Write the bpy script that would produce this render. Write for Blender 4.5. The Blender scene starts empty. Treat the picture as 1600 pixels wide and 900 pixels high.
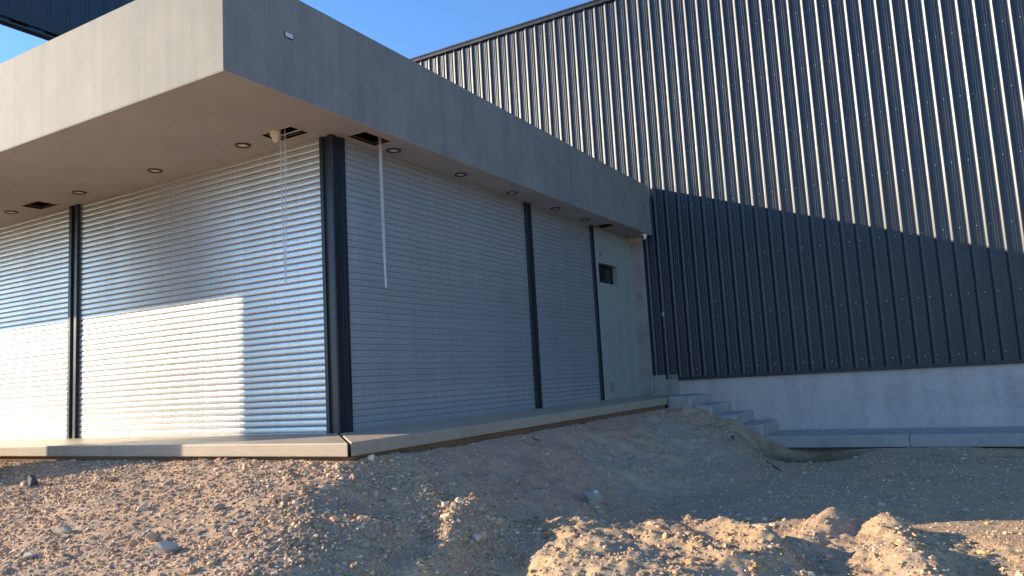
import bpy, math
import numpy as np
from mathutils import Matrix, Vector

sc = bpy.context.scene
R = math.radians

# ------------------------------------------------------------------ camera
cam = bpy.data.cameras.new('camera')
cam.sensor_width = 36.0
cam.lens = 27.105
cam.clip_start = 0.05
cam.clip_end = 2000.0
camera = bpy.data.objects.new('camera', cam)
sc.collection.objects.link(camera)
CP = Vector((5.8238, -6.2707, 0.4582))
cr, cu, cf = (0.86225, 0.50347, -0.05511), (0.10717, -0.07501, 0.99141), (-0.49501, 0.86075, 0.11864)
camera.matrix_world = Matrix(((cr[0], cu[0], -cf[0], CP.x), (cr[1], cu[1], -cf[1], CP.y),
                              (cr[2], cu[2], -cf[2], CP.z), (0, 0, 0, 1)))
sc.camera = camera

# ------------------------------------------------------------------ sky, sun, exposure
SUN = Vector((1.0, 0.40, -0.352)).normalized()          # direction the light travels
elev = math.asin(-SUN.z)
rotn = math.atan2(-SUN.x, -SUN.y)
world = bpy.data.worlds.new('World')
sc.world = world
world.use_nodes = True
wn = world.node_tree
sky = wn.nodes.new('ShaderNodeTexSky')
sky.sky_type = 'NISHITA'
sky.sun_disc = False
sky.sun_elevation = elev
sky.sun_rotation = rotn
sky.altitude = 0
sky.air_density = 1.0
sky.dust_density = 0.15
sky.ozone_density = 3.0
wn.nodes['Background'].inputs[1].default_value = 0.13
hs = wn.nodes.new('ShaderNodeMix')                      # the phone's cool white balance, the same over the whole sky
hs.data_type = 'RGBA'
hs.blend_type = 'MULTIPLY'
hs.inputs[0].default_value = 1.0
hs.inputs[7].default_value = (.60, .785, 1.0, 1)
wn.links.new(sky.outputs[0], hs.inputs[6])
wn.links.new(hs.outputs[2], wn.nodes['Background'].inputs[0])
sl = bpy.data.lights.new('sun', 'SUN')
sl.energy = 3.75
sl.angle = R(0.53)
sl.color = (1.0, 0.85, 0.63)
sun = bpy.data.objects.new('sun', sl)
sun.rotation_euler = SUN.to_track_quat('-Z', 'Y').to_euler()
sc.collection.objects.link(sun)
sc.view_settings.view_transform = 'Standard'
sc.view_settings.look = 'None'
sc.view_settings.exposure = 1.3
sc.view_settings.gamma = 1.0

# ------------------------------------------------------------------ helpers
COL = sc.collection
rng = np.random.default_rng(7)

def link(o, parent=None):
    COL.objects.link(o)
    if parent is not None:
        o.parent = parent
    return o

def mesh_obj(name, verts, faces, mat=None, parent=None, smooth=False, bevel=0.0, seg=2):
    me = bpy.data.meshes.new(name)
    me.from_pydata([tuple(v) for v in verts], [], [tuple(f) for f in faces])
    me.validate()
    if smooth:
        me.polygons.foreach_set('use_smooth', [True] * len(me.polygons))
    if mat:
        me.materials.append(mat)
    o = bpy.data.objects.new(name, me)
    link(o, parent)
    if bevel:
        b = o.modifiers.new('bevel', 'BEVEL')
        b.width = bevel
        b.segments = seg
        b.limit_method = 'ANGLE'
        b.angle_limit = R(35)
    return o

class MB:
    """collects boxes, prisms and lathes into one mesh"""
    def __init__(s):
        s.v = []; s.f = []
    def box(s, x0, x1, y0, y1, z0, z1):
        n = len(s.v)
        s.v += [(x, y, z) for z in (z0, z1) for y in (y0, y1) for x in (x0, x1)]
        s.f += [tuple(n + i for i in q) for q in ((0, 2, 3, 1), (4, 5, 7, 6), (0, 1, 5, 4), (2, 6, 7, 3), (0, 4, 6, 2), (1, 3, 7, 5))]
        return s
    def prism(s, poly, z0, z1):
        n = len(s.v); k = len(poly)
        s.v += [(x, y, z0) for x, y in poly] + [(x, y, z1) for x, y in poly]
        s.f += [(n + i, n + (i + 1) % k, n + k + (i + 1) % k, n + k + i) for i in range(k)]
        s.f += [tuple(n + i for i in reversed(range(k))), tuple(n + k + i for i in range(k))]
        return s
    def hexa(s, pts):
        n = len(s.v)
        s.v += [tuple(p) for p in pts]
        s.f += [tuple(n + i for i in q) for q in ((3, 2, 1, 0), (4, 5, 6, 7), (0, 1, 5, 4), (1, 2, 6, 5), (2, 3, 7, 6), (3, 0, 4, 7))]
        return s
    def lathe(s, prof, seg=20, M=None):
        n = len(s.v); k = len(prof)
        for i in range(seg):
            a = 2 * math.pi * i / seg
            for r, z in prof:
                p = Vector((r * math.cos(a), r * math.sin(a), z))
                s.v.append(tuple(M @ p if M else p))
        for i in range(seg):
            j = (i + 1) % seg
            for m in range(k - 1):
                s.f.append((n + i * k + m, n + j * k + m, n + j * k + m + 1, n + i * k + m + 1))
        return s
    def build(s, name, mat, parent=None, **kw):
        return mesh_obj(name, s.v, s.f, mat, parent, **kw)

def tag(o, label=None, cat=None, group=None, kind=None):
    if label: o['label'] = label
    if cat: o['category'] = cat
    if group: o['group'] = group
    if kind: o['kind'] = kind
    return o

def empty(name, loc, label=None, cat=None, group=None):
    o = bpy.data.objects.new(name, None)
    o.location = loc
    link(o)
    return tag(o, label, cat, group)

# an Empty that sits at the world origin keeps its parts' world coordinates simple
def thing(name, label, cat, group=None):
    return empty(name, (0, 0, 0), label, cat, group)

# ------------------------------------------------------------------ materials
class NT:
    def __init__(s, name):
        s.m = bpy.data.materials.new(name)
        s.m.use_nodes = True
        s.t = s.m.node_tree
        s.b = s.t.nodes['Principled BSDF']
        s.tc = s.n('ShaderNodeTexCoord')
    def n(s, typ, **kw):
        n = s.t.nodes.new(typ)
        for k, v in kw.items():
            if isinstance(k, str) and hasattr(n, k):
                setattr(n, k, v)
        return n
    def l(s, a, b):
        s.t.links.new(a, b)
    def coord(s, scale=(1, 1, 1), kind='Object', loc=(0, 0, 0), rot=(0, 0, 0)):
        mp = s.n('ShaderNodeMapping')
        mp.inputs['Scale'].default_value = scale
        mp.inputs['Location'].default_value = loc
        mp.inputs['Rotation'].default_value = rot
        s.l(s.tc.outputs[kind], mp.inputs['Vector'])
        return mp.outputs[0]
    def noise(s, scale, detail=4, rough=.6, vec=None, dist=0):
        n = s.n('ShaderNodeTexNoise')
        n.inputs['Scale'].default_value = scale
        n.inputs['Detail'].default_value = detail
        n.inputs['Roughness'].default_value = rough
        n.inputs['Distortion'].default_value = dist
        s.l(vec if vec is not None else s.tc.outputs['Object'], n.inputs['Vector'])
        return n.outputs['Fac']
    def ramp(s, fac, stops):
        r = s.n('ShaderNodeValToRGB')
        e = r.color_ramp.elements
        while len(e) < len(stops):
            e.new(0.5)
        for i, (p, c) in enumerate(stops):
            e[i].position = p
            e[i].color = (c, c, c, 1) if not hasattr(c, '__len__') else (*c, 1)
        s.l(fac, r.inputs['Fac'])
        return r.outputs['Color']
    def mix(s, fac, a, b, mode='MIX'):
        m = s.n('ShaderNodeMix')
        m.data_type = 'RGBA'
        m.blend_type = mode
        for sock, val in ((m.inputs['Factor'], fac), (m.inputs['A'], a), (m.inputs['B'], b)):
            pass
        def put(sock, val):
            if hasattr(val, 'links') or hasattr(val, 'is_linked'):
                s.l(val, sock)
            elif hasattr(val, '__len__'):
                sock.default_value = (*val, 1) if len(val) == 3 else val
            else:
                sock.default_value = val
        put(m.inputs[0], fac)
        put(m.inputs[6], a)
        put(m.inputs[7], b)
        return m.outputs[2]
    def math(s, op, a, b=0.0):
        m = s.n('ShaderNodeMath')
        m.operation = op
        for i, v in enumerate((a, b)):
            if hasattr(v, 'is_linked'): s.l(v, m.inputs[i])
            else: m.inputs[i].default_value = v
        return m.outputs[0]
    def bump(s, h, strength=.3, dist=.01, prev=None):
        b = s.n('ShaderNodeBump')
        b.inputs['Strength'].default_value = strength
        b.inputs['Distance'].default_value = dist
        s.l(h, b.inputs['Height'])
        if prev is not None: s.l(prev, b.inputs['Normal'])
        return b.outputs[0]
    def out(s, col=None, rough=None, metal=None, normal=None, spec=None, coat=None):
        i = s.b.inputs
        for k, v in (('Base Color', col), ('Roughness', rough), ('Metallic', metal), ('Normal', normal), ('Specular IOR Level', spec), ('Coat Weight', coat)):
            if v is None: continue
            if hasattr(v, 'is_linked'): s.l(v, i[k])
            elif hasattr(v, '__len__'): i[k].default_value = (*v, 1)
            else: i[k].default_value = v
        return s.m

def plain(name, col, rough=.6, metal=0.0, var=.12, scale=6):
    t = NT(name)
    f = t.noise(scale, 5, .6)
    c = t.mix(f, tuple(x * (1 - var) for x in col), tuple(min(1, x * (1 + var)) for x in col))
    return t.out(c, rough, metal, t.bump(t.noise(scale * 30, 3), .08, .002))

def plaster(name, col, streak=.16, tone=(1.08, 1.02, .92)):
    t = NT(name)
    s1 = t.noise(1.0, 5, .65, t.coord((1.9, 1.9, .13)))
    s2 = t.noise(1.0, 4, .6, t.coord((11, 11, .35)))
    b1 = t.noise(2.2, 5, .6)
    k = t.mix(.42, s1, s2)
    k = t.mix(.35, k, b1)
    f = t.ramp(k, [(.36, 0), (.50, .45), (.66, 1)])
    c = t.mix(f, tuple(x * (1 - streak) for x in col), tuple(x * (1 + streak) * g for x, g in zip(col, tone)))
    nb = t.bump(t.noise(160, 4, .7), .10, .002)
    nb = t.bump(t.noise(5, 3, .5), .12, .01, nb)
    return t.out(c, .72, 0, nb, .35)

def concrete(name, col, stain=.35, rough=.75, stainscale=1.3, spec=.4):
    t = NT(name)
    b1 = t.noise(stainscale, 7, .68, dist=.4)
    b2 = t.noise(9, 6, .65)
    b3 = t.noise(120, 4, .7)
    st = t.noise(1, 5, .6, t.coord((2.6, 2.6, .4)))
    f = t.ramp(t.mix(.45, b1, st), [(.36, 0), (.54, 1)])
    c = t.mix(f, tuple(x * (1 - stain) for x in col), col)
    c = t.mix(.22, c, t.ramp(b2, [(.3, tuple(x * .6 for x in col)), (.7, tuple(min(1, x * 1.35) for x in col))]))
    c = t.mix(.12, c, t.ramp(b3, [(.3, tuple(x * .4 for x in col)), (.7, tuple(min(1, x * 1.5) for x in col))]))
    nb = t.bump(b3, .18, .003)
    nb = t.bump(b2, .2, .012, nb)
    return t.out(c, rough, 0, nb, spec)

def dark_paint(name, col, rough=.34, dust=.10, spec=.5):
    t = NT(name)
    d = t.noise(1, 5, .6, t.coord((9, 9, .6)))
    d2 = t.noise(3.5, 6, .65)
    f = t.ramp(t.mix(.5, d, d2), [(.42, 0), (.72, 1)])
    c = t.mix(t.math('MULTIPLY', f, dust), col, (.20, .18, .155))
    r = t.math('ADD', t.math('MULTIPLY', f, .16), rough)
    return t.out(c, r, 0, None, spec)

M_fascia = plaster('grey_render', (.232, .228, .212), .20)
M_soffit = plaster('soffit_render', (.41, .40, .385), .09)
M_wallpaint = plaster('grey_green_wall_paint', (.33, .33, .29), .08, (1, 1, 1))
M_slab = concrete('apron_concrete', (.43, .335, .235), .16, .55, 1.1, .5)
M_plinth = concrete('cast_concrete', (.60, .505, .445), .42, .8, 1.4)
M_rough = concrete('raw_mortar', (.36, .325, .29), .5, .88, 3.0)
M_step = concrete('step_concrete', (.42, .38, .34), .3, .8, 2.4)
M_earth = concrete('earth_footing', (.26, .15, .085), .35, .95, 4.0, .1)
M_post = dark_paint('charcoal_post_paint', (.012, .015, .021), .33, .05)
M_clad = dark_paint('blue_black_sheet_paint', (.0095, .0145, .0265), .32, .09, .55)
M_trim = dark_paint('dark_flashing_paint', (.014, .017, .024), .4, .12)
M_black = plain('matt_black_cavity', (.012, .012, .012), .9)
M_white = plain('white_plastic', (.74, .72, .68), .4)
M_cream = plain('cream_plastic', (.72, .60, .46), .5, 0, .05)
M_greybox = plain('pale_grey_plastic', (.62, .62, .60), .45, 0, .2, 60)
M_ring = plain('bronze_ring', (.045, .035, .03), .35)
M_foam = plain('dried_mortar', (.56, .42, .29), .9, 0, .3, 30)
M_pvc = plain('grey_pvc', (.42, .45, .46), .45)
M_rod = plain('rusty_dark_bar', (.03, .027, .026), .7)
M_screw = plain('zinc_screw_head', (.78, .78, .76), .32, .6)

def galvanised(name):
    t = NT(name)
    vo = t.n('ShaderNodeTexVoronoi')
    vo.inputs['Scale'].default_value = 70
    t.l(t.coord((1, 1, 1.4)), vo.inputs['Vector'])
    sp = t.n('ShaderNodeSeparateColor')
    t.l(vo.outputs['Color'], sp.inputs[0])
    oi = t.n('ShaderNodeObjectInfo')
    base = t.ramp(sp.outputs[0], [(0, (.52, .52, .52)), (1, (.68, .675, .665))])
    dirt = t.noise(2.0, 6, .65, t.coord((1.2, 1.2, 5)))
    base = t.mix(t.ramp(dirt, [(.45, 0), (.75, .30)]), base, (.36, .34, .31))
    base = t.mix(t.math('MULTIPLY', oi.outputs['Random'], .16), base, (.34, .35, .36))
    r = t.math('ADD', t.math('MULTIPLY', sp.outputs[1], .10), .22)
    r = t.math('ADD', r, t.math('MULTIPLY', dirt, .12))
    nb = t.bump(t.noise(3, 3, .5, t.coord((.7, .7, 4))), .16, .01)
    nb = t.bump(sp.outputs[2], .05, .001, nb)
    return t.out(base, r, .62, nb)
M_galv = galvanised('galvanised_steel')
M_chain = plain('galvanised_chain', (.82, .83, .84), .4, .35)

def glass(name):
    t = NT(name)
    return t.out((.012, .016, .022), .08, 0, None, .6)
M_glass = glass('dark_window_glass')

# ------------------------------------------------------------------ the measured place (metres; origin = foot of corner post)
H = 3.30            # soffit
FT = 4.342          # top of fascia
OF, ORR = 1.8565, 0.489   # overhangs
SF, SR = 0.904, 0.955     # apron widths
WY = 9.05           # warehouse wall
XL = -12.5          # far left end of the front building

# ---- value noise for the terrain
def vnoise(x, y, seed):
    g = np.random.default_rng(seed).random((256, 256))
    xi = np.floor(x).astype(int); yi = np.floor(y).astype(int)
    fx = x - xi; fy = y - yi
    fx = fx * fx * fx * (fx * (fx * 6 - 15) + 10); fy = fy * fy * fy * (fy * (fy * 6 - 15) + 10)
    a = g[xi % 256, yi % 256]; b = g[(xi + 1) % 256, yi % 256]
    c = g[xi % 256, (yi + 1) % 256]; d = g[(xi + 1) % 256, (yi + 1) % 256]
    return (a * (1 - fx) + b * fx) * (1 - fy) + (c * (1 - fx) + d * fx) * fy - .5
def fbm(x, y, sc_, octs, seed, gain=.5):
    v = 0; a = 1.0
    for o in range(octs):
        ang = .6 * o
        xr = x * math.cos(ang) - y * math.sin(ang); yr = x * math.sin(ang) + y * math.cos(ang)
        v = v + a * vnoise(xr * sc_ + 17.3 * o, yr * sc_ + 9.1 * o, seed + o)
        a *= gain; sc_ *= 2.03
    return v
def sstep(a, b, x):
    t = np.clip((x - a) / (b - a), 0, 1)
    return t * t * (3 - 2 * t)
def smin(a, b, k):
    h = np.clip(.5 + .5 * (b - a) / k, 0, 1)
    return b * (1 - h) + a * h - k * h * (1 - h)

# ridges: (x0, y0, x1, y1, height0, height1, half width)
RIDGES = [
    (4.70, 1.22, 4.52, .35, .20, .07, .26),
    (5.12, 1.12, 5.42, -.25, .19, .15, .24),
    (5.42, -.25, 5.60, -1.2, .13, .10, .26),
    (2.90, .98, 3.75, 1.02, .11, .09, .22),
    (3.75, 1.02, 4.35, 1.30, .05, .07, .20),
    (2.85, -.05, 3.35, -.90, .11, .09, .40),
    (2.05, -.60, 2.45, -1.85, .11, .11, .17),
    (1.70, -.75, 1.95, -1.85, .06, .06, .20),
    (3.30, -.20, 4.30, -.75, .08, .07, .16),
    (3.90, .45, 4.55, -.10, .07, .08, .15),
    (4.55, -.30, 4.95, -1.20, .10, .08, .18),
    (5.75, .65, 6.6, .35, .06, .07, .25),
    (6.2, -.20, 6.6, -.9, .10, .08, .22),
]
def terrain(x, y):
    n0 = fbm(x, y, .55, 3, 11)
    wob = fbm(x, y, 1.3, 3, 40)
    flat = -1.035 + .012 * np.clip(y - 2.5, 0, 6) + .05 * n0
    dl = np.clip(-SF - y, 0, 50)
    dr = np.clip(x - SR, 0, 50)
    left = -.165 - .235 * dl + .05 * wob * sstep(.1, .8, dl) - .03 * sstep(-2.2, -4.5, x) * sstep(.9, .1, dl)
    far_ = sstep(2.0, 6.0, y)
    right = -.205 - (.47 - .135 * far_) * dr + .12 * wob * sstep(.05, .5, dr) + .05 * sstep(.5, -.6, y)
    bank = smin(left, right, .10)
    bank = np.where((dl == 0) & (dr == 0), -.40, bank)
    # bank foot blends into the flat
    h = np.clip(.5 + .5 * (bank - flat) / .16, 0, 1)
    z = flat * (1 - h) + bank * h + .16 * h * (1 - h)
    # bank turns towards the steps by the warehouse
    # low windrows and heaps
    rz = np.zeros_like(z)
    wx = x + .10 * fbm(x, y, 3.0, 2, 70); wy = y + .10 * fbm(x, y, 3.0, 2, 80)
    for x0, y0, x1, y1, h0, h1, w in RIDGES:
        dx, dy = x1 - x0, y1 - y0
        t = np.clip(((wx - x0) * dx + (wy - y0) * dy) / (dx * dx + dy * dy), 0, 1)
        d = np.hypot(wx - x0 - t * dx, wy - y0 - t * dy)
        rz = np.maximum(rz, (h0 + (h1 - h0) * t) * np.exp(-(d / w) ** 1.7 * 1.2))
    z = z + rz
    fore = sstep(1.25, .75, y) * sstep(1.9, 2.9, x) * sstep(-4.5, -3.0, y)
    z = z + fore * (.09 * (.30 - np.abs(fbm(x, y, 1.7, 4, 120))) + .032 * (.25 - np.abs(fbm(x, y, 5.2, 3, 140))) - .02)
    z = z + .19 * sstep(1.2, .75, np.hypot((x - 3.55) / 1.0, (y + .30) / 1.2) + .25 * fbm(x, y, 1.5, 2, 160))
    # dug hollow beside the warehouse path
    pit = np.exp(-(((x - 3.45) / .80) ** 2 + ((y - 6.95) / .85) ** 2) ** 2.0)
    z = z - .21 * pit
    z = z + .07 * np.exp(-(((x - 4.55) / .35) ** 2 + ((y - 6.7) / .7) ** 2))
    z = z + .10 * np.exp(-(((x - 2.45) / .45) ** 2 + ((y - 7.0) / .5) ** 2))
    z = z + .07 * np.exp(-(((x - 5.4) / .9) ** 2 + ((y - 7.35) / .28) ** 2))
    z = z + .15 * np.exp(-((y - 7.45) / .40) ** 2) * sstep(1.1, 1.5, x) * sstep(3.0, 2.4, x)
    # fine roughness
    near = sstep(14, 6, np.hypot(x - 2.5, y - 0))
    stony = .35 + .65 * np.maximum(sstep(.9, -.6, y) * sstep(3.3, 2.0, x), .75 * sstep(2.9, 2.2, x)) + .75 * fore
    stony = np.clip(stony, 0, 1)
    rb = sstep(1.0, 1.4, x) * sstep(3.4, 2.6, x) * sstep(-1.2, -.4, y)
    z = z + near * (.026 * fbm(x, y, 2.3, 2, 200) * (.4 + .6 * stony) + (.012 + .014 * fore + 0.034 * rb) * fbm(x, y, 7, 3, 220) * (.25 + stony) + (.009 + .006 * fore) * fbm(x, y, 21, 2, 240) * (.2 + stony))
    # never above the paving
    inside = (x < SR - .02) & (y > -SF + .02)
    z = np.where(inside, np.minimum(z, -.40), z)
    return z

def axis(lo, hi, step, far):
    a = list(np.arange(lo, hi + 1e-6, step))
    s = step; p = hi
    while p < far:
        s *= 1.22; p += s; a.append(p)
    s = step; p = lo; b = []
    while p > -far:
        s *= 1.22; p -= s; b.append(p)
    return np.array(b[::-1] + a)
gx = axis(-5.4, 7.9, .0205, 420)
gy = axis(-4.6, 7.75, .0205, 420)
GX, GY = np.meshgrid(gx, gy, indexing='xy')
GZ = terrain(GX, GY)

def grid_mesh(name, X, Y, Z, mat):
    ny, nx = X.shape
    co = np.stack([X, Y, Z], -1).reshape(-1, 3).astype(np.float32)
    i = np.arange(nx * ny).reshape(ny, nx)
    q = np.stack([i[:-1, :-1], i[:-1, 1:], i[1:, 1:], i[1:, :-1]], -1).reshape(-1, 4).astype(np.int32)
    me = bpy.data.meshes.new(name)
    me.vertices.add(len(co)); me.vertices.foreach_set('co', co.ravel())
    me.loops.add(q.size); me.loops.foreach_set('vertex_index', q.ravel())
    me.polygons.add(len(q)); me.polygons.foreach_set('loop_start', np.arange(0, q.size, 4, dtype=np.int32))
    me.polygons.foreach_set('use_smooth', np.ones(len(q), dtype=bool))
    me.update(calc_edges=True)
    me.materials.append(mat)
    o = bpy.data.objects.new(name, me)
    return link(o)

def soil_material():
    t = NT('gravelly_soil')
    big = t.noise(.7, 5, .6)
    mid = t.noise(6, 6, .68)
    fine = t.noise(55, 5, .72)
    vo = t.n('ShaderNodeTexVoronoi'); vo.inputs['Scale'].default_value = 75
    t.l(t.coord((1, 1, 1)), vo.inputs['Vector'])
    vs = t.n('ShaderNodeSeparateColor'); t.l(vo.outputs['Color'], vs.inputs[0])
    at = t.n('ShaderNodeSeparateXYZ'); t.l(t.tc.outputs['Object'], at.inputs[0])
    k = t.mix(.5, big, mid)
    pink = t.ramp(k, [(.32, (.46, .285, .17)), (.5, (.60, .38, .22)), (.68, (.66, .44, .265))])
    sand = t.ramp(k, [(.32, (.45, .28, .145)), (.5, (.56, .37, .19)), (.68, (.63, .43, .24))])
    c = t.mix(t.ramp(t.math('ADD', t.math('MULTIPLY', at.outputs[0], .2), t.math('MULTIPLY', big, .5)), [(.45, 0), (.8, 1)]), pink, sand)
    wet = t.noise(2.7, 6, .7, t.coord((1, 1, 1), loc=(3, 11, 0)))
    c = t.mix(t.ramp(wet, [(.50, 0), (.64, .6)]), c, (.26, .155, .10))
    grey = t.noise(1.6, 4, .6, t.coord((1, 1, 1), loc=(7, 3, 0)))
    c = t.mix(t.ramp(grey, [(.50, 0), (.66, .65)]), c, (.38, .285, .22))
    c = t.mix(t.ramp(fine, [(.34, .6), (.55, 0)]), c, (.25, .16, .105))
    c = t.mix(t.ramp(vs.outputs[0], [(.72, 0), (.85, .55)]), c, (.48, .42, .35))
    c = t.mix(t.ramp(vs.outputs[1], [(.80, 0), (.9, .5)]), c, (.17, .15, .135))
    sk = t.n('ShaderNodeAttribute'); sk.attribute_name = 'soil_kind'
    sp = t.n('ShaderNodeSeparateColor'); t.l(sk.outputs['Color'], sp.inputs[0])
    c = t.mix(t.math('MULTIPLY', sp.outputs[2], .6), c, (.50, .27, .18))
    c = t.mix(t.math('MULTIPLY', sp.outputs[1], .45), c, t.ramp(fine, [(.35, (.30, .25, .215)), (.65, (.47, .40, .35))]))
    c = t.mix(t.math('MULTIPLY', sp.outputs[0], .85), c, t.ramp(mid, [(.35, (.13, .085, .05)), (.65, (.21, .145, .085))]))
    nb = t.bump(vo.outputs['Distance'], .25, .006)
    nb = t.bump(fine, .35, .008, nb)
    nb = t.bump(mid, .3, .03, nb)
    return t.out(c, .95, 0, nb, .15)
M_soil = soil_material()
ground = tag(grid_mesh('ground', GX, GY, GZ, M_soil), kind='structure')
# soil colour masks: r = damp brown subsoil in the dug hollow, g = grey sand spilled down the bank, b = red-brown clayey earth, with painted warmth for the shaded ground
_w = .5 * fbm(GX, GY, 2.4, 4, 610)
damp = np.clip(sstep(.95, .45, np.hypot((GX - 3.45) / 1.0, (GY - 6.95) / 1.1) + _w), 0, 1)
greys = sstep(.75, .35, np.abs((GX - 2.05) * .8 + (GY - 5.6) * .42 + _w * .9)) * sstep(1.6, .8, np.hypot(GX - 2.1, GY - 5.3))
greys = np.maximum(greys, .8 * sstep(1.9, .9, np.hypot((GX - 3.2) / 1.1, GY - 3.4) + 1.3 * _w))
clay_shade_warmth = (.35 + .65 * sstep(.0, .25, fbm(GX, GY, .9, 4, 640))) * sstep(-.6, .6, GY) * sstep(5.5, 2.0, GX)
_c = np.stack([damp, greys, clay_shade_warmth, np.ones_like(damp)], -1).reshape(-1, 4).astype(np.float32)
_a = ground.data.color_attributes.new('soil_kind', 'FLOAT_COLOR', 'POINT')
_a.data.foreach_set('color', _c.ravel())

# ---- loose stones
def ico(sub):
    if sub < 0:
        return np.array([(1, 0, 0), (-1, 0, 0), (0, 1, 0), (0, -1, 0), (0, 0, 1), (0, 0, -1)], float), np.array([(0, 2, 4), (2, 1, 4), (1, 3, 4), (3, 0, 4), (2, 0, 5), (1, 2, 5), (3, 1, 5), (0, 3, 5)])
    p = (1 + 5 ** .5) / 2
    v = [(-1, p, 0), (1, p, 0), (-1, -p, 0), (1, -p, 0), (0, -1, p), (0, 1, p), (0, -1, -p), (0, 1, -p), (p, 0, -1), (p, 0, 1), (-p, 0, -1), (-p, 0, 1)]
    f = [(0, 11, 5), (0, 5, 1), (0, 1, 7), (0, 7, 10), (0, 10, 11), (1, 5, 9), (5, 11, 4), (11, 10, 2), (10, 7, 6), (7, 1, 8), (3, 9, 4), (3, 4, 2), (3, 2, 6), (3, 6, 8), (3, 8, 9), (4, 9, 5), (2, 4, 11), (6, 2, 10), (8, 6, 7), (9, 8, 1)]
    v = [np.array(a) / np.linalg.norm(a) for a in v]
    for _ in range(sub):
        nf = []; cache = {}
        def mid(a, b):
            k = (min(a, b), max(a, b))
            if k not in cache:
                m = v[a] + v[b]; v.append(m / np.linalg.norm(m)); cache[k] = len(v) - 1
            return cache[k]
        for a, b, c in f:
            x, y, z = mid(a, b), mid(b, c), mid(c, a)
            nf += [(a, x, z), (b, y, x), (c, z, y), (x, y, z)]
        f = nf
    return np.array(v), np.array(f)

def rand_rot(n):
    q = rng.normal(size=(n, 4)); q /= np.linalg.norm(q, axis=1)[:, None]
    w, x, y, z = q.T
    return np.stack([1 - 2 * (y * y + z * z), 2 * (x * y - z * w), 2 * (x * z + y * w), 2 * (x * y + z * w), 1 - 2 * (x * x + z * z), 2 * (y * z - x * w), 2 * (x * z - y * w), 2 * (y * z + x * w), 1 - 2 * (x * x + y * y)], -1).reshape(n, 3, 3)

STONE_COLS = np.array((1.85, 1.46, 1.10)) * np.array([(.36, .29, .215), (.30, .245, .19), (.40, .34, .27), (.25, .215, .185), (.33, .24, .17), (.46, .41, .35), (.20, .185, .17), (.38, .27, .19), (.30, .27, .24)])
def stones(name, P, rad, sub, mat, colscale=1.0, jitter=.22):
    V, F = ico(sub)
    n = len(P); k = len(V)
    jit = 1 + rng.uniform(-jitter, jitter, size=(n, k, 1))
    sc3 = np.stack([rng.uniform(.85, 1.35, n), rng.uniform(.7, 1.05, n), rng.uniform(.45, .8, n)], -1)
    v = V[None] * jit * sc3[:, None, :] * rad[:, None, None]
    tilt = rand_rot(n)
    a = rng.uniform(0, 2 * math.pi, n)
    Z = np.zeros((n, 3, 3)); Z[:, 0, 0] = np.cos(a); Z[:, 0, 1] = -np.sin(a); Z[:, 1, 0] = np.sin(a); Z[:, 1, 1] = np.cos(a); Z[:, 2, 2] = 1
    use = rng.random(n) < .35
    Rm = np.where(use[:, None, None], tilt, Z)
    v = np.einsum('nij,nkj->nki', Rm, v) + P[:, None, :]
    f = F[None] + (np.arange(n) * k)[:, None, None]
    co = v.reshape(-1, 3).astype(np.float32); fi = f.reshape(-1, 3).astype(np.int32)
    me = bpy.data.meshes.new(name)
    me.vertices.add(len(co)); me.vertices.foreach_set('co', co.ravel())
    me.loops.add(fi.size); me.loops.foreach_set('vertex_index', fi.ravel())
    me.polygons.add(len(fi)); me.polygons.foreach_set('loop_start', np.arange(0, fi.size, 3, dtype=np.int32))
    me.polygons.foreach_set('use_smooth', np.ones(len(fi), dtype=bool))
    me.update(calc_edges=True)
    cc = STONE_COLS[rng.integers(0, len(STONE_COLS), n)] * rng.uniform(.55, 1.25, (n, 1)) * np.where(rng.random((n, 1)) < .07, 1.6, 1) * colscale
    cc = np.repeat(np.concatenate([cc, np.ones((n, 1))], 1)[:, None, :], k, 1).reshape(-1, 4).astype(np.float32)
    ca = me.color_attributes.new('stone_colour', 'FLOAT_COLOR', 'POINT')
    ca.data.foreach_set('color', cc.ravel())
    me.materials.append(mat)
    return link(bpy.data.objects.new(name, me))

def stone_material():
    t = NT('river_stone')
    a = t.n('ShaderNodeAttribute'); a.attribute_name = 'stone_colour'
    f = t.noise(60, 4, .65)
    c = t.mix(t.ramp(f, [(.4, 0), (.65, .55)]), a.outputs['Color'], (.36, .27, .18))
    return t.out(c, .85, 0, t.bump(t.noise(200, 3), .25, .003), .25)
M_stone = stone_material()

def scatter(n, x0, x1, y0, y1, dens):
    x = rng.uniform(x0, x1, n * 4); y = rng.uniform(y0, y1, n * 4)
    keep = rng.random(n * 4) < dens(x, y)
    x, y = x[keep][:n], y[keep][:n]
    ok = ~((x < SR + .015) & (y > -SF - .015)) & ~((y > 7.6) & (x > 2.2)) & ~((y > 7.65) & (x > .9))
    return x[ok], y[ok]
def dens(x, y):
    d = np.hypot(x - CP.x, y - CP.y)
    w = np.clip(1.3 - d / 15, .15, 1)
    left = sstep(.6, -.9, y) * sstep(3.0, 1.9, x)
    fore = sstep(1.3, .6, y) * sstep(2.2, 3, x)
    patch = sstep(-.12, .2, fbm(x, y, 1.4, 3, 300))
    return w * (.36 + .55 * left - .10 * fore) * (.45 + .55 * patch)
def put_stones(name, n, lo, hi, power, sub, colscale=1.0, sink=.25, jitter=.24):
    x, y = scatter(n, -5.2, 7.6, -4.5, 7.5, dens)
    m = len(x)
    r = lo + (hi - lo) * rng.random(m) ** power
    far = .75 + .25 * sstep(.8, -.6, y)
    r = r * far
    P = np.stack([x, y, terrain(x, y) + r * (.32 - sink)], -1)
    return stones(name, P, r, sub, M_stone, colscale, jitter)
grit = put_stones('grit', 46000, .004, .009, 1.3, -1)
tag(grit, 'fine tan grit covering the bare earth between the stones', 'grit', kind='stuff')
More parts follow.
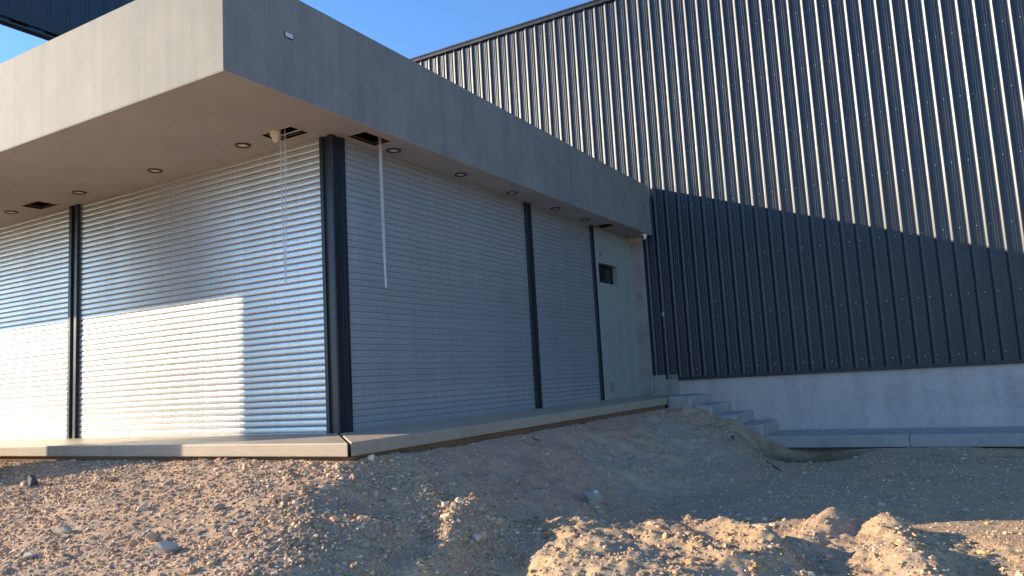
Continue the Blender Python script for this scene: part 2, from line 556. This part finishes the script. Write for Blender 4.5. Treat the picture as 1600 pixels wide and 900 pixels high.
gravel = put_stones('gravel', 56000, .008, .022, 1.6, 0, 1.0, .22, .30)
gravel.data.polygons.foreach_set('use_smooth', np.zeros(len(gravel.data.polygons), dtype=bool))
tag(gravel, 'tan and grey gravel strewn over the bare earth', 'gravel', kind='stuff')
pebbles = put_stones('pebbles', 5200, .011, .046, 4.0, 1, 1.0, .28, .34)
pebbles.data.polygons.foreach_set('use_smooth', np.zeros(len(pebbles.data.polygons), dtype=bool))
tag(pebbles, 'rounded pebbles lying among the finer gravel', 'pebbles', kind='stuff')
# clods of dry soil on the heaps
_all = STONE_COLS
STONE_COLS = np.array([(.54, .36, .19), (.48, .32, .165), (.60, .41, .22)])
cx_ = rng.uniform(2.2, 6.9, 5200); cy_ = rng.uniform(-2.6, 1.25, 5200)
kk = rng.random(5200) < .08 + .62 * sstep(.0, .3, fbm(cx_, cy_, 2.2, 2, 333))
cx_, cy_ = cx_[kk], cy_[kk]
cr_ = .007 + .026 * rng.random(len(cx_)) ** 3.0
clods = stones('soil_clods', np.stack([cx_, cy_, terrain(cx_, cy_) + cr_ * .1], -1), cr_, 1, M_stone, 1.0, .34)
clods.data.polygons.foreach_set('use_smooth', np.zeros(len(clods.data.polygons), dtype=bool))
tag(clods, 'crumbly clods of dry sandy soil on the sunlit heaps', 'soil clods', kind='stuff')
STONE_COLS = _all

# ------------------------------------------------------------------ concrete apron round the front building
apron = tag(bpy.data.objects.new('pavement', None), kind='structure')
link(apron)
def slab_piece(poly):
    """poly: plan points (x, y); top falls 22 mm to the outer edge"""
    def top(x, y):
        return -.022 * max(max(0, -y) / SF, max(0, x) / SR)
    k = len(poly)
    v = [(x, y, -.15) for x, y in poly] + [(x, y, top(x, y)) for x, y in poly]
    f = [(i, (i + 1) % k, k + (i + 1) % k, k + i) for i in range(k)] + [tuple(reversed(range(k))), tuple(range(k, 2 * k))]
    return mesh_obj('slab', v, f, M_slab, apron, bevel=.012, seg=3)
g = .003
edges = [XL, -10.6, -6.7, -2.62, 0]
for a, b in zip(edges[:-2], edges[1:-1]):
    slab_piece([(a + g, -SF), (b - g, -SF), (b - g, .25), (a + g, .25)])
slab_piece([(-2.62 + g, -SF), (SR - .02, -SF), (-.012, -.012), (-.012, .25), (-2.62 + g, .25)])
slab_piece([(SR, -SF + .02), (SR, 3.5 - g), (-.25, 3.5 - g), (-.25, .26), (.0, .26), (.0, .01)])
slab_piece([(SR, 3.5 + g), (SR, 7.74), (-.25, 7.74), (-.25, 3.5 + g)])
slab_piece([(SR + .0, 7.746), (SR + .0, 9.04), (-.25, 9.04), (-.25, 7.746)])
MB().box(XL, SR - .05, -SF + .05, .3, -.45, -.153).box(-.25, SR - .05, .302, 9.0, -.45, -.153).build('footing', M_earth, apron)

# ------------------------------------------------------------------ front building
shop = thing('shop_building', 'low grey rendered building with wide overhanging canopy and roller shutters', 'building')
# fascia boards of the canopy (rendered)
MB().prism([(XL, -OF), (ORR, -OF), (ORR, WY - .052), (ORR - .12, WY - .052), (ORR - .12, -OF + .12), (XL, -OF + .12)], H + .002, FT).build('fascia', M_fascia, shop, bevel=.008)
# soffit with four open access hatches
HOLES = [(-.61, -.15, -.462, -.19), (.082, .345, .167, .63), (-5.5, -5.06, -.442, -.155), (.02, .32, 7.10, 7.45)]
def soffit():
    xs = sorted({XL, ORR - .003} | {h for q in HOLES for h in q[:2]})
    ys = sorted({-OF + .003, WY - .06} | {h for q in HOLES for h in q[2:]})
    idx = {}; v = []; f = []
    def vid(x, y):
        if (x, y) not in idx:
            idx[(x, y)] = len(v); v.append((x, y, H))
        return idx[(x, y)]
    for x0, x1 in zip(xs, xs[1:]):
        for y0, y1 in zip(ys, ys[1:]):
            cx, cy = (x0 + x1) / 2, (y0 + y1) / 2
            if any(h[0] < cx < h[1] and h[2] < cy < h[3] for h in HOLES):
                continue
            f.append((vid(x0, y0), vid(x0, y1), vid(x1, y1), vid(x1, y0)))
    o = mesh_obj('soffit', v, f, M_soffit, shop)
    m = o.modifiers.new('thickness', 'SOLIDIFY'); m.thickness = .025; m.offset = -1
    return o
soffit()
MB().box(XL, ORR - .125, -OF + .125, WY - .06, FT - .22, FT - .14).build('roof', M_black, shop)
for (x0, x1, y0, y1) in HOLES:
    w = .014
    f = MB()
    f.box(x0 - w, x1 + w, y0 - w, y0, H - .006, H + .03).box(x0 - w, x1 + w, y1, y1 + w, H - .006, H + .03)
    f.box(x0 - w, x0, y0 + .0002, y1 - .0002, H - .006, H + .03).box(x1, x1 + w, y0 + .0002, y1 - .0002, H - .006, H + .03)
    f.build('hatch_frame', M_foam, shop)
    MB().box(x0 - .15, min(x1 + .15, ORR - .13), y0 - .15, y1 + .15, H + .45, H + .47).build('hatch_cavity', M_black, shop)
MB().box(-.56, -.20, -.262, -.25, H + .02, H + .032).build('hatch_bar', M_white, shop)
# body behind the shutters
MB().box(XL, -.22, .30, WY - .3, -.14, H + .3).build('core_wall', M_black, shop)
MB().box(-.22, -.05, .30, 7.0, -.14, H + .02).build('core_wall', M_black, shop)

# painted end wall with a window opening, x = 0 face, y 7.09 .. 8.93
wy0, wy1, wz0, wz1 = 7.215, 8.14, 2.222, 2.602
wl = MB()
wl.box(-.2, 0, 7.09, wy0, -.02, H + .01).box(-.2, 0, wy1, 8.93, -.02, H + .01)
wl.box(-.2, 0, wy0, wy1, -.02, wz0).box(-.2, 0, wy0, wy1, wz1, H + .01)
wl.build('wall', M_wallpaint, shop)
win = mesh_obj('window', *(lambda b: (b.v, b.f))(MB().box(-.15, -.10, wy0, wy1, wz0, wz0 + .035).box(-.15, -.10, wy0, wy1, wz1 - .035, wz1)
      .box(-.15, -.10, wy0, wy0 + .035, wz0 + .036, wz1 - .036).box(-.15, -.10, wy1 - .035, wy1, wz0 + .036, wz1 - .036)
      .box(-.145, -.105, (wy0 + wy1) / 2 - .03, (wy0 + wy1) / 2 + .03, wz0 + .036, wz1 - .036)), M_post, shop)
for a, b in ((wy0 + .035, (wy0 + wy1) / 2 - .03), ((wy0 + wy1) / 2 + .03, wy1 - .035)):
    MB().box(-.132, -.124, a, b, wz0 + .035, wz1 - .035).build('pane', M_glass, win)
# unpainted masonry pier between the painted wall and the sheet metal
MB().box(-.2, .262, 8.935, WY + .2, -.02, H - .004).build('pier', M_rough, shop, bevel=.01)
mp = MB()
mp.box(-.02, .262, 8.915, 8.934, H - .10, H - .003)
o = mp.build('mortar_patch', M_foam, shop, bevel=.008)
MB().box(-.2, -.001, 8.931, 8.934, 0, 1).build('wall_joint', M_rough, shop)

# posts that carry the shutter guides
CPOLY = [(-.185, -.004), (-.138, -.004), (-.132, .022), (-.072, .022), (-.058, -.004), (-.006, -.004), (.004, .006), (.004, .06), (-.022, .075), (-.022, .140), (.004, .148), (.004, .215), (-.12, .215), (-.12, .12), (-.185, .12)]
MB().prism(CPOLY, -.012, H).build('corner_post', M_post, shop, bevel=.003)
def guide_post_x(x0, x1):
    w = (x1 - x0)
    poly = [(x0, -.004), (x0 + .30 * w, -.004), (x0 + .34 * w, .035), (x0 + .66 * w, .035), (x0 + .70 * w, -.004), (x1, -.004), (x1, .14), (x0, .14)]
    MB().prism(poly, -.010, H).build('guide_post', M_post, shop, bevel=.003)
guide_post_x(-5.06, -4.85)
guide_post_x(-9.9, -9.69)
def guide_post_y(y0, y1):
    w = (y1 - y0)
    poly = [(.004, y0), (.004, y0 + .3 * w), (-.03, y0 + .34 * w), (-.03, y0 + .66 * w), (.004, y0 + .7 * w), (.004, y1), (-.14, y1), (-.14, y0)]
    MB().prism(poly, -.010, H).build('guide_post', M_post, shop, bevel=.003)
guide_post_y(4.44, 4.62)
guide_post_y(6.985, 7.088)

# roller shutters: one profiled slat mesh per width, one object per slat
NS = 45
PITCH = (H + .01) / NS
PROF = [(-.003, .000), (.0050, .008), (.0098, .035), (.0120, .11), (.0134, .22), (.0139, .38), (.0138, .56), (.0132, .75), (.0117, .875), (.0085, .94), (.0030, .98), (-.003, 1.0)]
def slat_mesh(length):
    v = []
    for s in (0, length):
        for o_, t in PROF:
            v.append((s, -o_, t * PITCH))
    k = len(PROF)
    f = [(i, k + i, k + i + 1, i + 1) for i in range(k - 1)]
    for e in (0, length):
        n = len(v)
        v += [(e, -o_, t * PITCH) for o_, t in PROF] + [(e, .012, PITCH), (e, .012, 0)]
        c = tuple(range(n, n + k + 2))
        f.append(c if e == 0 else c[::-1])
    me = bpy.data.meshes.new('slat')
    me.from_pydata(v, [], f)
    for p in me.polygons:
        p.use_smooth = len(p.vertices) == 4
    me.materials.append(M_galv)
    return me
def shutter(loc, rotz, length, label):
    root = bpy.data.objects.new('roller_shutter', None)
    root.location = loc; root.rotation_euler = (0, 0, rotz)
    link(root, shop)
    root['label'] = label
    me = slat_mesh(length)
    for i in range(NS):
        o = bpy.data.objects.new('slat', me)
        o.location = (rng.uniform(-.002, .002), rng.uniform(-.0015, .0015), .004 + i * PITCH)
        o.rotation_euler = (R(rng.normal(0, .55)), 0, R(rng.normal(0, .01)))
        link(o, root)
    MB().box(0, length, -.012, .012, -.006, .006).build('bottom_bar', M_galv, root)
shutter((-9.69, .05, 0), 0, 4.63, 'leftmost galvanised roller shutter, cut by the picture edge')
shutter((-4.85, .05, 0), 0, 4.665, 'wide galvanised roller shutter half in sun left of the corner post')
shutter((-.05, .215, 0), R(90), 4.225, 'wide shaded galvanised roller shutter right of the corner post')
shutter((-.05, 4.62, 0), R(90), 2.365, 'narrow shaded galvanised roller shutter beside the painted wall')

# dark totem panel in front of the canopy, beyond the left picture edge (its shadow falls on shutter and apron)
totem = thing('totem_panel', 'tall dark upright panel in front of the canopy, just beyond the left edge', 'panel')
MB().box(-6.33, -4.23, -2.05, -1.87, -.45, 5.19).build('panel', M_trim, totem, bevel=.006)
MB().box(-6.43, -4.13, -2.15, -1.862, -.8, -.12).build('base', M_plinth, totem, bevel=.01)

# ------------------------------------------------------------------ warehouse
wh = thing('warehouse', 'tall warehouse clad in blue-black ribbed metal sheets over a concrete plinth', 'building')
RIB = .2538
SHEET = RIB * 4
def rib_profile(n):
    """(u, out) across n ribs"""
    pts = []
    for k in range(n):
        b = k * RIB
        pts += [(b, 0), (b + .006, .0008), (b + .014, .0030), (b + .023, .0080), (b + .032, .0142), (b + .041, .0218), (b + .047, .0272), (b + .052, .029),
                (b + .066, .029), (b + .071, .0265), (b + .090, .0020), (b + .094, 0)]
        for c in (.134, .174, .214):
            pts += [(b + c - .013, 0), (b + c - .004, .0046), (b + c + .004, .0046), (b + c + .011, 0)]
    pts.append((n * RIB, 0))
    return pts
def clip_profile(pts, u0, u1):
    out = []
    for (a, p), (b, q) in zip(pts, pts[1:]):
        for u, h in ((a, p), (b, q)):
            if u0 <= u <= u1: out.append((u, h))
        for e in (u0, u1):
            if a < e < b: out.append((e, p + (q - p) * (e - a) / (b - a)))
    out = sorted(set(out))
    return out
def sheet_mesh(name, pts, z0, z1, face='-y'):
    v = []; f = []
    k = len(pts)
    for z in (z0, z1):
        for u, h in pts:
            v.append((u, -h, z) if face == '-y' else (h, u, z))
    for i in range(k - 1):
        f.append((i, i + 1, k + i + 1, k + i))
    me = bpy.data.meshes.new(name)
    me.from_pydata(v, [], f)
    me.polygons.foreach_set('use_smooth', [True] * len(me.polygons))
    me.materials.append(M_clad)
    return me
def screws_mesh(rows, us, y=0.0, face='-y'):
    b = MB()
    for z in rows:
        for u in us:
            n = len(b.v)
            for r, d in ((.0085, 0), (.0085, .004), (.005, .008)):
                for i in range(6):
                    a = math.pi / 3 * i
                    b.v.append((u + r * math.cos(a), -d - y, z + r * math.sin(a)) if face == '-y' else (d + y, u + r * math.cos(a), z + r * math.sin(a)))
            for m in (0, 6):
                for i in range(6):
                    j = (i + 1) % 6
                    b.f.append((n + m + i, n + m + j, n + m + 6 + j, n + m + 6 + i))
            b.f.append(tuple(n + 12 + i for i in range(6)))
    me = bpy.data.meshes.new('screw_heads')
    me.from_pydata(b.v, [], b.f)
    me.materials.append(M_screw)
    return me
ROWS = [.485, 1.505, 2.65, 3.81, 4.96, 6.12, 7.245, 8.36]
SUS = [.170, .424, .678, .862]
full = sheet_mesh('cladding_sheet', rib_profile(4), .30, 8.72)
scr = screws_mesh(ROWS, SUS)
X0 = 3.561
high = sheet_mesh('cladding_sheet', rib_profile(4), 3.6, 8.72)
scr_high = screws_mesh(ROWS[4:], SUS)
for n in range(-12, 27):
    x = X0 + n * SHEET
    is_full = n >= -3
    o = bpy.data.objects.new('cladding_sheet', full if is_full else high)
    o.location = (x, WY - .003 * (n % 2) + rng.uniform(-.001, .001), 0)
    o.rotation_euler = (0, 0, R(rng.normal(0, .12)))
    link(o, wh)
    s = bpy.data.objects.new('screw_heads', scr if is_full else scr_high)
    s.parent = o
    COL.objects.link(s)
# cut sheet beside the masonry pier
px0 = X0 - 4 * SHEET
part = sheet_mesh('cladding_sheet', clip_profile(rib_profile(4), .264 - px0, SHEET), .40, 3.598)
o = bpy.data.objects.new('cladding_sheet', part); o.location = (px0, WY, 0); link(o, wh)
s = bpy.data.objects.new('screw_heads', screws_mesh(ROWS[1:3], SUS[3:])); s.parent = o; COL.objects.link(s)
MB().box(.262, .30, WY - .034, WY - .004, .40, H + .0).build('edge_flashing', M_trim, wh)
MB().box(.80, 30.9, WY - .040, WY - .0305, .272, .335).box(.80, 30.9, WY - .0303, WY + .02, .272, .282).build('base_flashing', M_trim, wh)
rf = MB().box(-8.7, 31.0, WY - .06, WY + .1, 8.655, 8.735).build('roof_flashing', M_trim, wh, bevel=.006)
MB().box(-8.7, 31.0, WY - .075, WY + .12, 8.737, 8.775).build('roof_cap', M_trim, wh, bevel=.006)
MB().box(-8.7, 30.9, WY + .03, 30, .31, 8.65).build('shell', M_black, wh)
plb = MB().box(.30, 30.9, WY + .012, WY + .6, -1.3, .300).build('plinth', M_plinth, wh, bevel=.006)
MB().box(.263, .80, WY - .006, WY + .0115, -.02, .398).build('plinth_patch', M_rough, wh, bevel=.012)
# splashes of plaster on the sheets
def splash(x, z, r, n, seed):
    g_ = np.random.default_rng(seed)
    b = MB()
    for i in range(n):
        a = g_.uniform(0, 6.28); d = r * g_.random() ** .8
        cx, cz = x + d * math.cos(a), z + 1.3 * d * math.sin(a)
        rr = r * g_.uniform(.08, .38)
        k0 = len(b.v)
        b.v.append((cx, WY - .036, cz))
        for j in range(7):
            t = 2 * math.pi * j / 7
            q = rr * g_.uniform(.6, 1.2)
            b.v.append((cx + q * math.cos(t), WY - .0305, cz + 1.5 * q * math.sin(t)))
        b.f += [(k0, k0 + 1 + (j + 1) % 7, k0 + 1 + j) for j in range(7)]
    return b.build('plaster_splash', M_white, wh)
splash(.572, 1.63, .04, 7, 3)
splash(1.675, 1.81, .022, 3, 5)

# ------------------------------------------------------------------ steps and path along the warehouse
steps = thing('concrete_steps', 'worn grey concrete steps going down beside the warehouse plinth', 'steps')
lv = [(SR + .004, 1.42, -.010, 7.75), (1.423, 1.78, -.185, 7.76), (1.783, 2.21, -.37, 7.75), (2.213, 2.66, -.555, 7.77)]
def worn_box(name, x0, x1, y0, y1, z0, z1, mat, parent, amp, seed):
    """box of small faces with knocked-off, uneven edges"""
    nx, ny, nz = max(2, int((x1 - x0) / .05)), max(2, int((y1 - y0) / .06)), max(2, int((z1 - z0) / .05))
    idx = {}; v = []; f = []
    def vid(i, j, k):
        if (i, j, k) not in idx:
            idx[(i, j, k)] = len(v); v.append((x0 + (x1 - x0) * i / nx, y0 + (y1 - y0) * j / ny, z0 + (z1 - z0) * k / nz))
        return idx[(i, j, k)]
    for k in (0, nz):
        for i in range(nx):
            for j in range(ny):
                q = (vid(i, j, k), vid(i + 1, j, k), vid(i + 1, j + 1, k), vid(i, j + 1, k)); f.append(q if k else q[::-1])
    for j in (0, ny):
        for i in range(nx):
            for k in range(nz):
                q = (vid(i, j, k), vid(i + 1, j, k), vid(i + 1, j, k + 1), vid(i, j, k + 1)); f.append(q[::-1] if j else q)
    for i in (0, nx):
        for j in range(ny):
            for k in range(nz):
                q = (vid(i, j, k), vid(i, j + 1, k), vid(i, j + 1, k + 1), vid(i, j, k + 1)); f.append(q if i else q[::-1])
    P = np.array(v)
    ex = np.minimum(P[:, 0] - x0, x1 - P[:, 0]); ey = P[:, 1] - y0; ez = z1 - P[:, 2]
    near = np.exp(-np.stack([ex, ey, ez], 1) / .035)
    edge = np.sort(near, 1)[:, 1]
    n1 = fbm(P[:, 0] * 3 + P[:, 2] * 5, P[:, 1] * 3 + P[:, 2] * 4, 3.0, 3, seed) + .25
    c = np.array([(x0 + x1) / 2, (y0 + y1) / 2 + .2, z1 - .2])
    d = P - c; d /= np.linalg.norm(d, axis=1)[:, None]
    P = P - d * (amp * .35 * (n1 - .25) + amp * 1.6 * edge * np.clip(n1 + .15, 0, 1))[:, None]
    P[:, 2] = np.minimum(P[:, 2], z1)
    return mesh_obj(name, P, f, mat, parent, smooth=True)
for n_, (x0, x1, z1, y0) in enumerate(lv):
    worn_box('step', x0, x1, y0, WY + .010, -1.25, z1, M_step, steps, .034, 500 + n_)
path = tag(bpy.data.objects.new('path', None), kind='structure'); link(path)
for a, b in ((2.663, 4.94), (4.946, 7.7), (7.706, 12.7)):
    MB().box(a, b, 7.70, WY + .010, -.95, -.752).build('slab', M_step, path, bevel=.010)

MB().box(2.67, 12.6, 7.84, WY, -1.4, -.952).build('footing', M_earth, path)

# ------------------------------------------------------------------ raised metal box above the front building
tw = thing('metal_screen', 'dark ribbed metal screen raised above the canopy roof at upper left', 'screen')
TX, TY0, TY1, TZ0, TZ1 = -3.97, -2.55, 2.0, 5.23, 8.4
tm = sheet_mesh('cladding_sheet', rib_profile(4), 0, TZ1 - TZ0 - .2, '+x')
y = TY0
while y < TY1 - .1:
    o = bpy.data.objects.new('cladding_sheet', tm)
    o.location = (TX, y + .03, TZ0 + .2); link(o, tw)
    y += SHEET
TYE = y
MB().box(TX - .14, TX + .045, TY0 - .02, TYE + .05, TZ0 + .03, TZ0 + .198).build('bottom_flashing', M_trim, tw)
MB().box(TX - .10, TX - .03, TY0, TYE, TZ0 - .028, TZ0 + .0292).build('bottom_rail', M_post, tw)
for k in range(11):
    yy = TY0 + .1 + k * .42
    MB().box(TX - .029, TX + .02, yy, yy + .20, TZ0 - .02, TZ0 + .0295).build('bracket', M_post, tw)
MB().box(TX + .0, TX + .03, TY0, TYE, TZ0 - .03, TZ0 - .005).build('angle_edge', M_clad, tw)
MB().box(TX - .13, TX - .012, TY0 + .03, TYE, TZ0 + .2, TZ1).build('backing', M_trim, tw)
for yy in (.3, 1.6):
    MB().box(TX - .12, TX - .02, yy, yy + .1, FT - .16, TZ0 + .029).build('leg', M_post, tw)

# ------------------------------------------------------------------ fittings
def downlight(x, y, label):
    t = empty('downlight', (x, y, H), label, 'downlight', 'round downlights in the canopy soffit')
    MB().lathe([(.092, -.001), (.092, -.010), (.084, -.016), (.060, -.013), (.056, -.004), (.056, .0)], 28).build('trim_ring', M_ring, t, smooth=True)
    MB().lathe([(.0559, -.005), (.03, -.0075), (.0005, -.008)], 24).build('diffuser', M_white, t, smooth=True)
ordn = ['first', 'second', 'third', 'fourth', 'fifth']
for i, x in enumerate((-1.03, -2.62, -4.24, -5.94)):
    downlight(x, -.345, '%s round downlight in the soffit counting left from the corner post' % ordn[i])
for i, y in enumerate((.916, 2.366, 3.76, 5.22, 6.44)):
    downlight(.148, y, '%s round downlight in the soffit counting right from the corner post' % ordn[i])

def chain(name, tops, bottom, label, wire=.0026):
    """hanging loop of chain: strand down, round and up again"""
    b = MB()
    pitch = .020
    n = int((tops[0][2] - bottom[2]) / pitch)
    for s, top in enumerate(tops):
        top = Vector(top); bt = Vector(bottom)
        for i in range(n):
            t = i / n
            c = top.lerp(bt, t)
            k = t ** 3
            lin = top.copy(); lin.z = c.z
            c = lin.lerp(Vector((bt.x, bt.y, c.z)), k)
            a = math.pi / 2 * ((i + s) % 2) + .5 + .03 * i
            ux = Vector((math.cos(a), math.sin(a), 0)); uy = Vector((-math.sin(a), math.cos(a), 0))
            k0 = len(b.v)
            SEG, TB = 8, 4
            for p in range(SEG):
                th = 2 * math.pi * p / SEG
                rad = Vector((0, 0, 1)) * math.sin(th) * .0150 + ux * math.cos(th) * .0095
                nrm = (Vector((0, 0, 1)) * math.sin(th) + ux * math.cos(th)).normalized()
                for q in range(TB):
                    ph = 2 * math.pi * q / TB
                    b.v.append(tuple(c + rad + (nrm * math.cos(ph) + uy * math.sin(ph)) * wire))
            for p in range(SEG):
                for q in range(TB):
                    b.f.append((k0 + p * TB + q, k0 + ((p + 1) % SEG) * TB + q, k0 + ((p + 1) % SEG) * TB + (q + 1) % TB, k0 + p * TB + (q + 1) % TB))
    o = b.build(name, M_chain, None, smooth=True)
    return tag(o, label, 'chain', 'hoist chains of the roller shutters')
chain('hoist_chain', [(-.475, -.30, 3.52), (-.405, -.30, 3.52)], (-.44, -.30, 1.645), 'thin hoist chain hanging in two strands left of the corner post')
chain('hoist_chain', [(.196, .590, 3.52), (.212, .597, 3.52)], (.203, .61, 1.585), 'bright twisted hoist chain hanging right of the corner post', .0034)

sens = empty('motion_sensor', (-.40, -.44, H), 'small cream cup-shaped fitting under the open soffit hatch by the corner', 'sensor')
MB().lathe([(.0, .02), (.050, .018), (.056, .0), (.055, -.028), (.048, -.045), (.040, -.085), (.032, -.112), (.018, -.120), (.0005, -.121)], 22).build('housing', M_cream, sens, smooth=True)
MB().box(-.072, -.050, -.02, .02, -.045, .0).build('bracket', M_cream, sens, bevel=.004)

jb = empty('junction_box', (ORR, -1.088, 3.905), 'small pale grey box on the shaded fascia near the canopy corner', 'junction box')
MB().box(.0, .018, -.046, .046, -.022, .022).build('cover', M_greybox, jb, bevel=.003)
MB().box(.0, .006, -.053, .053, -.028, .028).build('back_plate', M_black, jb)
vb = empty('vent_cap', (ORR, 8.64, 3.83), 'small dark slot at the far end of the fascia by the warehouse', 'vent')
MB().box(.0, .010, -.045, .045, -.065, .065).build('cover', plain('dull_grey_cover', (.16, .16, .165), .6), vb, bevel=.003)
op = empty('outlet_plate', (0, 7.36, 2.80), 'small blank grey plate on the painted wall above the window', 'outlet plate')
MB().box(.0, .010, -.055, .055, -.05, .05).build('cover', plain('grey_plate', (.20, .205, .20), .5), op, bevel=.003)
vg = empty('wall_vent', (0, 7.48, .225), 'square vent cover low on the painted wall above the paving', 'vent')
vbk = MB().box(.0, .008, -.12, .12, -.085, .085).build('frame', plain('wall_vent_paint', (.185, .195, .185), .6), vg, bevel=.003)
for i in range(5):
    MB().box(.0082, .013, -.10, .10, -.067 + i * .03, -.053 + i * .03).build('slat', M_wallpaint, vg)

cc = empty('security_camera', (.42, 8.70, H - .004), 'white dome security camera under the far end of the canopy', 'camera')
MB().lathe([(.0005, .0), (.058, .0), (.060, -.02), (.055, -.035), (.05, -.036)], 24).build('base', M_white, cc, smooth=True)
Mr = Matrix.Translation((.0, .0, -.06)) @ Matrix.Rotation(R(90), 4, 'X') @ Matrix.Rotation(R(-35), 4, 'Y')
MB().lathe([(.0005, -.052), (.03, -.044), (.050, -.02), (.055, .0), (.050, .02), (.036, .042)], 24, Mr).build('dome', M_white, cc, smooth=True)
MB().lathe([(.036, .0415), (.028, .050), (.0005, .054)], 20, Mr).build('lens', M_glass, cc, smooth=True)

# ------------------------------------------------------------------ things lying on the ground
def tz(x, y):
    return float(terrain(np.array([x]), np.array([y]))[0])
def rock(name, x, y, size, col, label, seed, cat='rock', flat=.65, yaw=0.0, sink=.3):
    g_ = np.random.default_rng(seed)
    V, F = ico(3)
    d = np.array([g_.normal(size=3) for _ in range(14)]); d /= np.linalg.norm(d, axis=1)[:, None]
    off = g_.uniform(.42, .82, 14)
    v = V.copy()
    for i in range(14):                      # chop flat facets
        p = v @ d[i]
        v -= np.outer(np.clip(p - off[i], 0, None), d[i])
    v = v * np.array([size * 1.2, size * .8, size * flat])
    c, s_ = math.cos(yaw), math.sin(yaw)
    v = v @ np.array([[c, s_, 0], [-s_, c, 0], [0, 0, 1]])
    m = concrete(name + '_surface', col, .35, .85, 9)
    o = mesh_obj(name, v, F, m)
    o.location = (x, y, tz(x, y) + size * flat * (1 - sink) * .75)
    return tag(o, label, cat)
rock('rock', -2.66, -1.73, .085, (.085, .085, .095), 'dark grey rock on the sunlit gravel bank near the left edge', 1, flat=.9, sink=.1)
rock('rock', .93, -2.74, .075, (.30, .285, .26), 'long blue-grey rock low on the sunlit gravel bank', 2, flat=.8, yaw=.5, sink=.15)
rock('rock', .58, -2.61, .066, (.46, .33, .22), 'tan rock just left of the blue-grey rock on the bank', 3, flat=.8, sink=.15)
rock('rock', -.52, -2.62, .058, (.55, .47, .37), 'pale wedge-shaped rock low on the bank at left', 4, flat=.75, sink=.15)
rock('rock', 2.40, -1.10, .045, (.60, .50, .37), 'whitish rock on the lit ridge below the slab corner', 5, flat=.9)
rock('rock', -.26, -3.02, .062, (.44, .40, .34), 'light grey slate chip at the bottom left of the bank', 6, flat=.5, sink=.1)
rock('rock', 5.14, .69, .085, (.40, .28, .17), 'large rounded sandy lump on the right-hand lit heap', 8, cat='rock', flat=.8, sink=1.0)
rock('rock', 4.05, 1.08, .05, (.44, .37, .28), 'flat pale stone on the crest of the lit heap at centre', 9, flat=.5)

# broken hollow brick
bz = tz(2.27, 1.39)
br = empty('broken_brick', (2.27, 1.39, bz + .035), 'chipped grey brick lying in the shade below the bank', 'brick')
br.rotation_euler = (R(18), R(-14), R(52))
bb = MB().hexa([(-.10, -.06, -.05), (.09, -.07, -.05), (.11, .06, -.05), (-.09, .07, -.05), (-.085, -.05, .055), (.055, -.06, .05), (.085, .05, .04), (-.08, .06, .06)])
bb.build('body', concrete('old_brick', (.46, .37, .28), .3, .9, 8), br, bevel=.008)
MB().box(.02, .06, -.03, .03, .046, .058).build('plaster_face', M_white, br, bevel=.003)

# pipe stub sticking out of the bank by the steps
pp = empty('pipe_stub', (2.448, 6.485, -.665), 'open end of a grey plastic pipe poking from the bank', 'pipe')
pd = Vector((.42, -.90, .02)).normalized()
pp.rotation_euler = pd.to_track_quat('Z', 'Y').to_euler()
MB().lathe([(.044, -.45), (.055, -.45), (.055, .055), (.047, .055), (.047, -.44)], 26).build('pipe_wall', M_pvc, pp, smooth=True)

def bar(name, a, b, r, mat, label, cat):
    a, b = Vector(a), Vector(b)
    d_ = (b - a)
    o = MB().lathe([(.0005, 0), (r, 0), (r, d_.length), (.0005, d_.length)], 8).build(name, mat)
    o.location = a
    o.rotation_euler = d_.to_track_quat('Z', 'Y').to_euler()
    return tag(o, label, cat)
bar('steel_bar', (2.95, 6.07, tz(2.95, 6.07) + .02), (3.49, 4.90, tz(3.49, 4.90) + .012), .009, M_rod, 'thin dark bar lying at the edge of the dug hollow', 'bar')
def plank(x, y, l, w, h, yaw, mat, label, cat='plank'):
    o = MB().box(-l / 2, l / 2, -w / 2, w / 2, -h / 2, h / 2).build('wood_scrap', mat, None, bevel=.003)
    o.location = (x, y, tz(x, y) + h * .7)
    o.rotation_euler = (R(10), R(16), yaw)
    return tag(o, label, cat)
M_wood = plain('weathered_wood', (.34, .27, .20), .85, 0, .3, 14)
plank(1.15, 2.35, .22, .05, .018, R(70), M_wood, 'scrap of wood against the shaded edge of the paving', 'wood scrap')
plank(1.95, .95, .17, .04, .02, R(10), M_wood, 'short wood offcut left of the chipped grey brick', 'wood scrap')

# weeds in the hollow
def weeds(name, cx, cy, n, rad, hgt, col, label, seed):
    g_ = np.random.default_rng(seed)
    v = []; f = []
    for i in range(n):
        x = cx + g_.normal(0, rad); y = cy + g_.normal(0, rad * .5)
        z = tz(x, y)
        a = g_.uniform(0, 6.28); hh = hgt * g_.uniform(.4, 1.1); ln = hh * g_.uniform(.2, .8)
        w = g_.uniform(.003, .006)
        px_, py_ = -math.sin(a) * w, math.cos(a) * w
        k0 = len(v)
        for t in (0, .4, .75, 1):
            c = (x + math.cos(a) * ln * t * t, y + math.sin(a) * ln * t * t, z + hh * t - .25 * hh * t * t)
            s_ = 1 - t * .9
            v += [(c[0] - px_ * s_, c[1] - py_ * s_, c[2]), (c[0] + px_ * s_, c[1] + py_ * s_, c[2])]
        f += [(k0 + 2 * j, k0 + 2 * j + 1, k0 + 2 * j + 3, k0 + 2 * j + 2) for j in range(3)]
    o = mesh_obj(name, v, f, plain(name + '_blades', col, .7, 0, .4, 20))
    return tag(o, label, 'grass')
weeds('grass_clump', 3.72, 7.50, 130, .20, .22, (.34, .27, .13), 'dry yellow-green grass clump at the edge of the path', 21)
weeds('grass_clump', 3.30, 6.90, 26, .05, .07, (.06, .12, .04), 'tiny green weed in the dug hollow', 22)
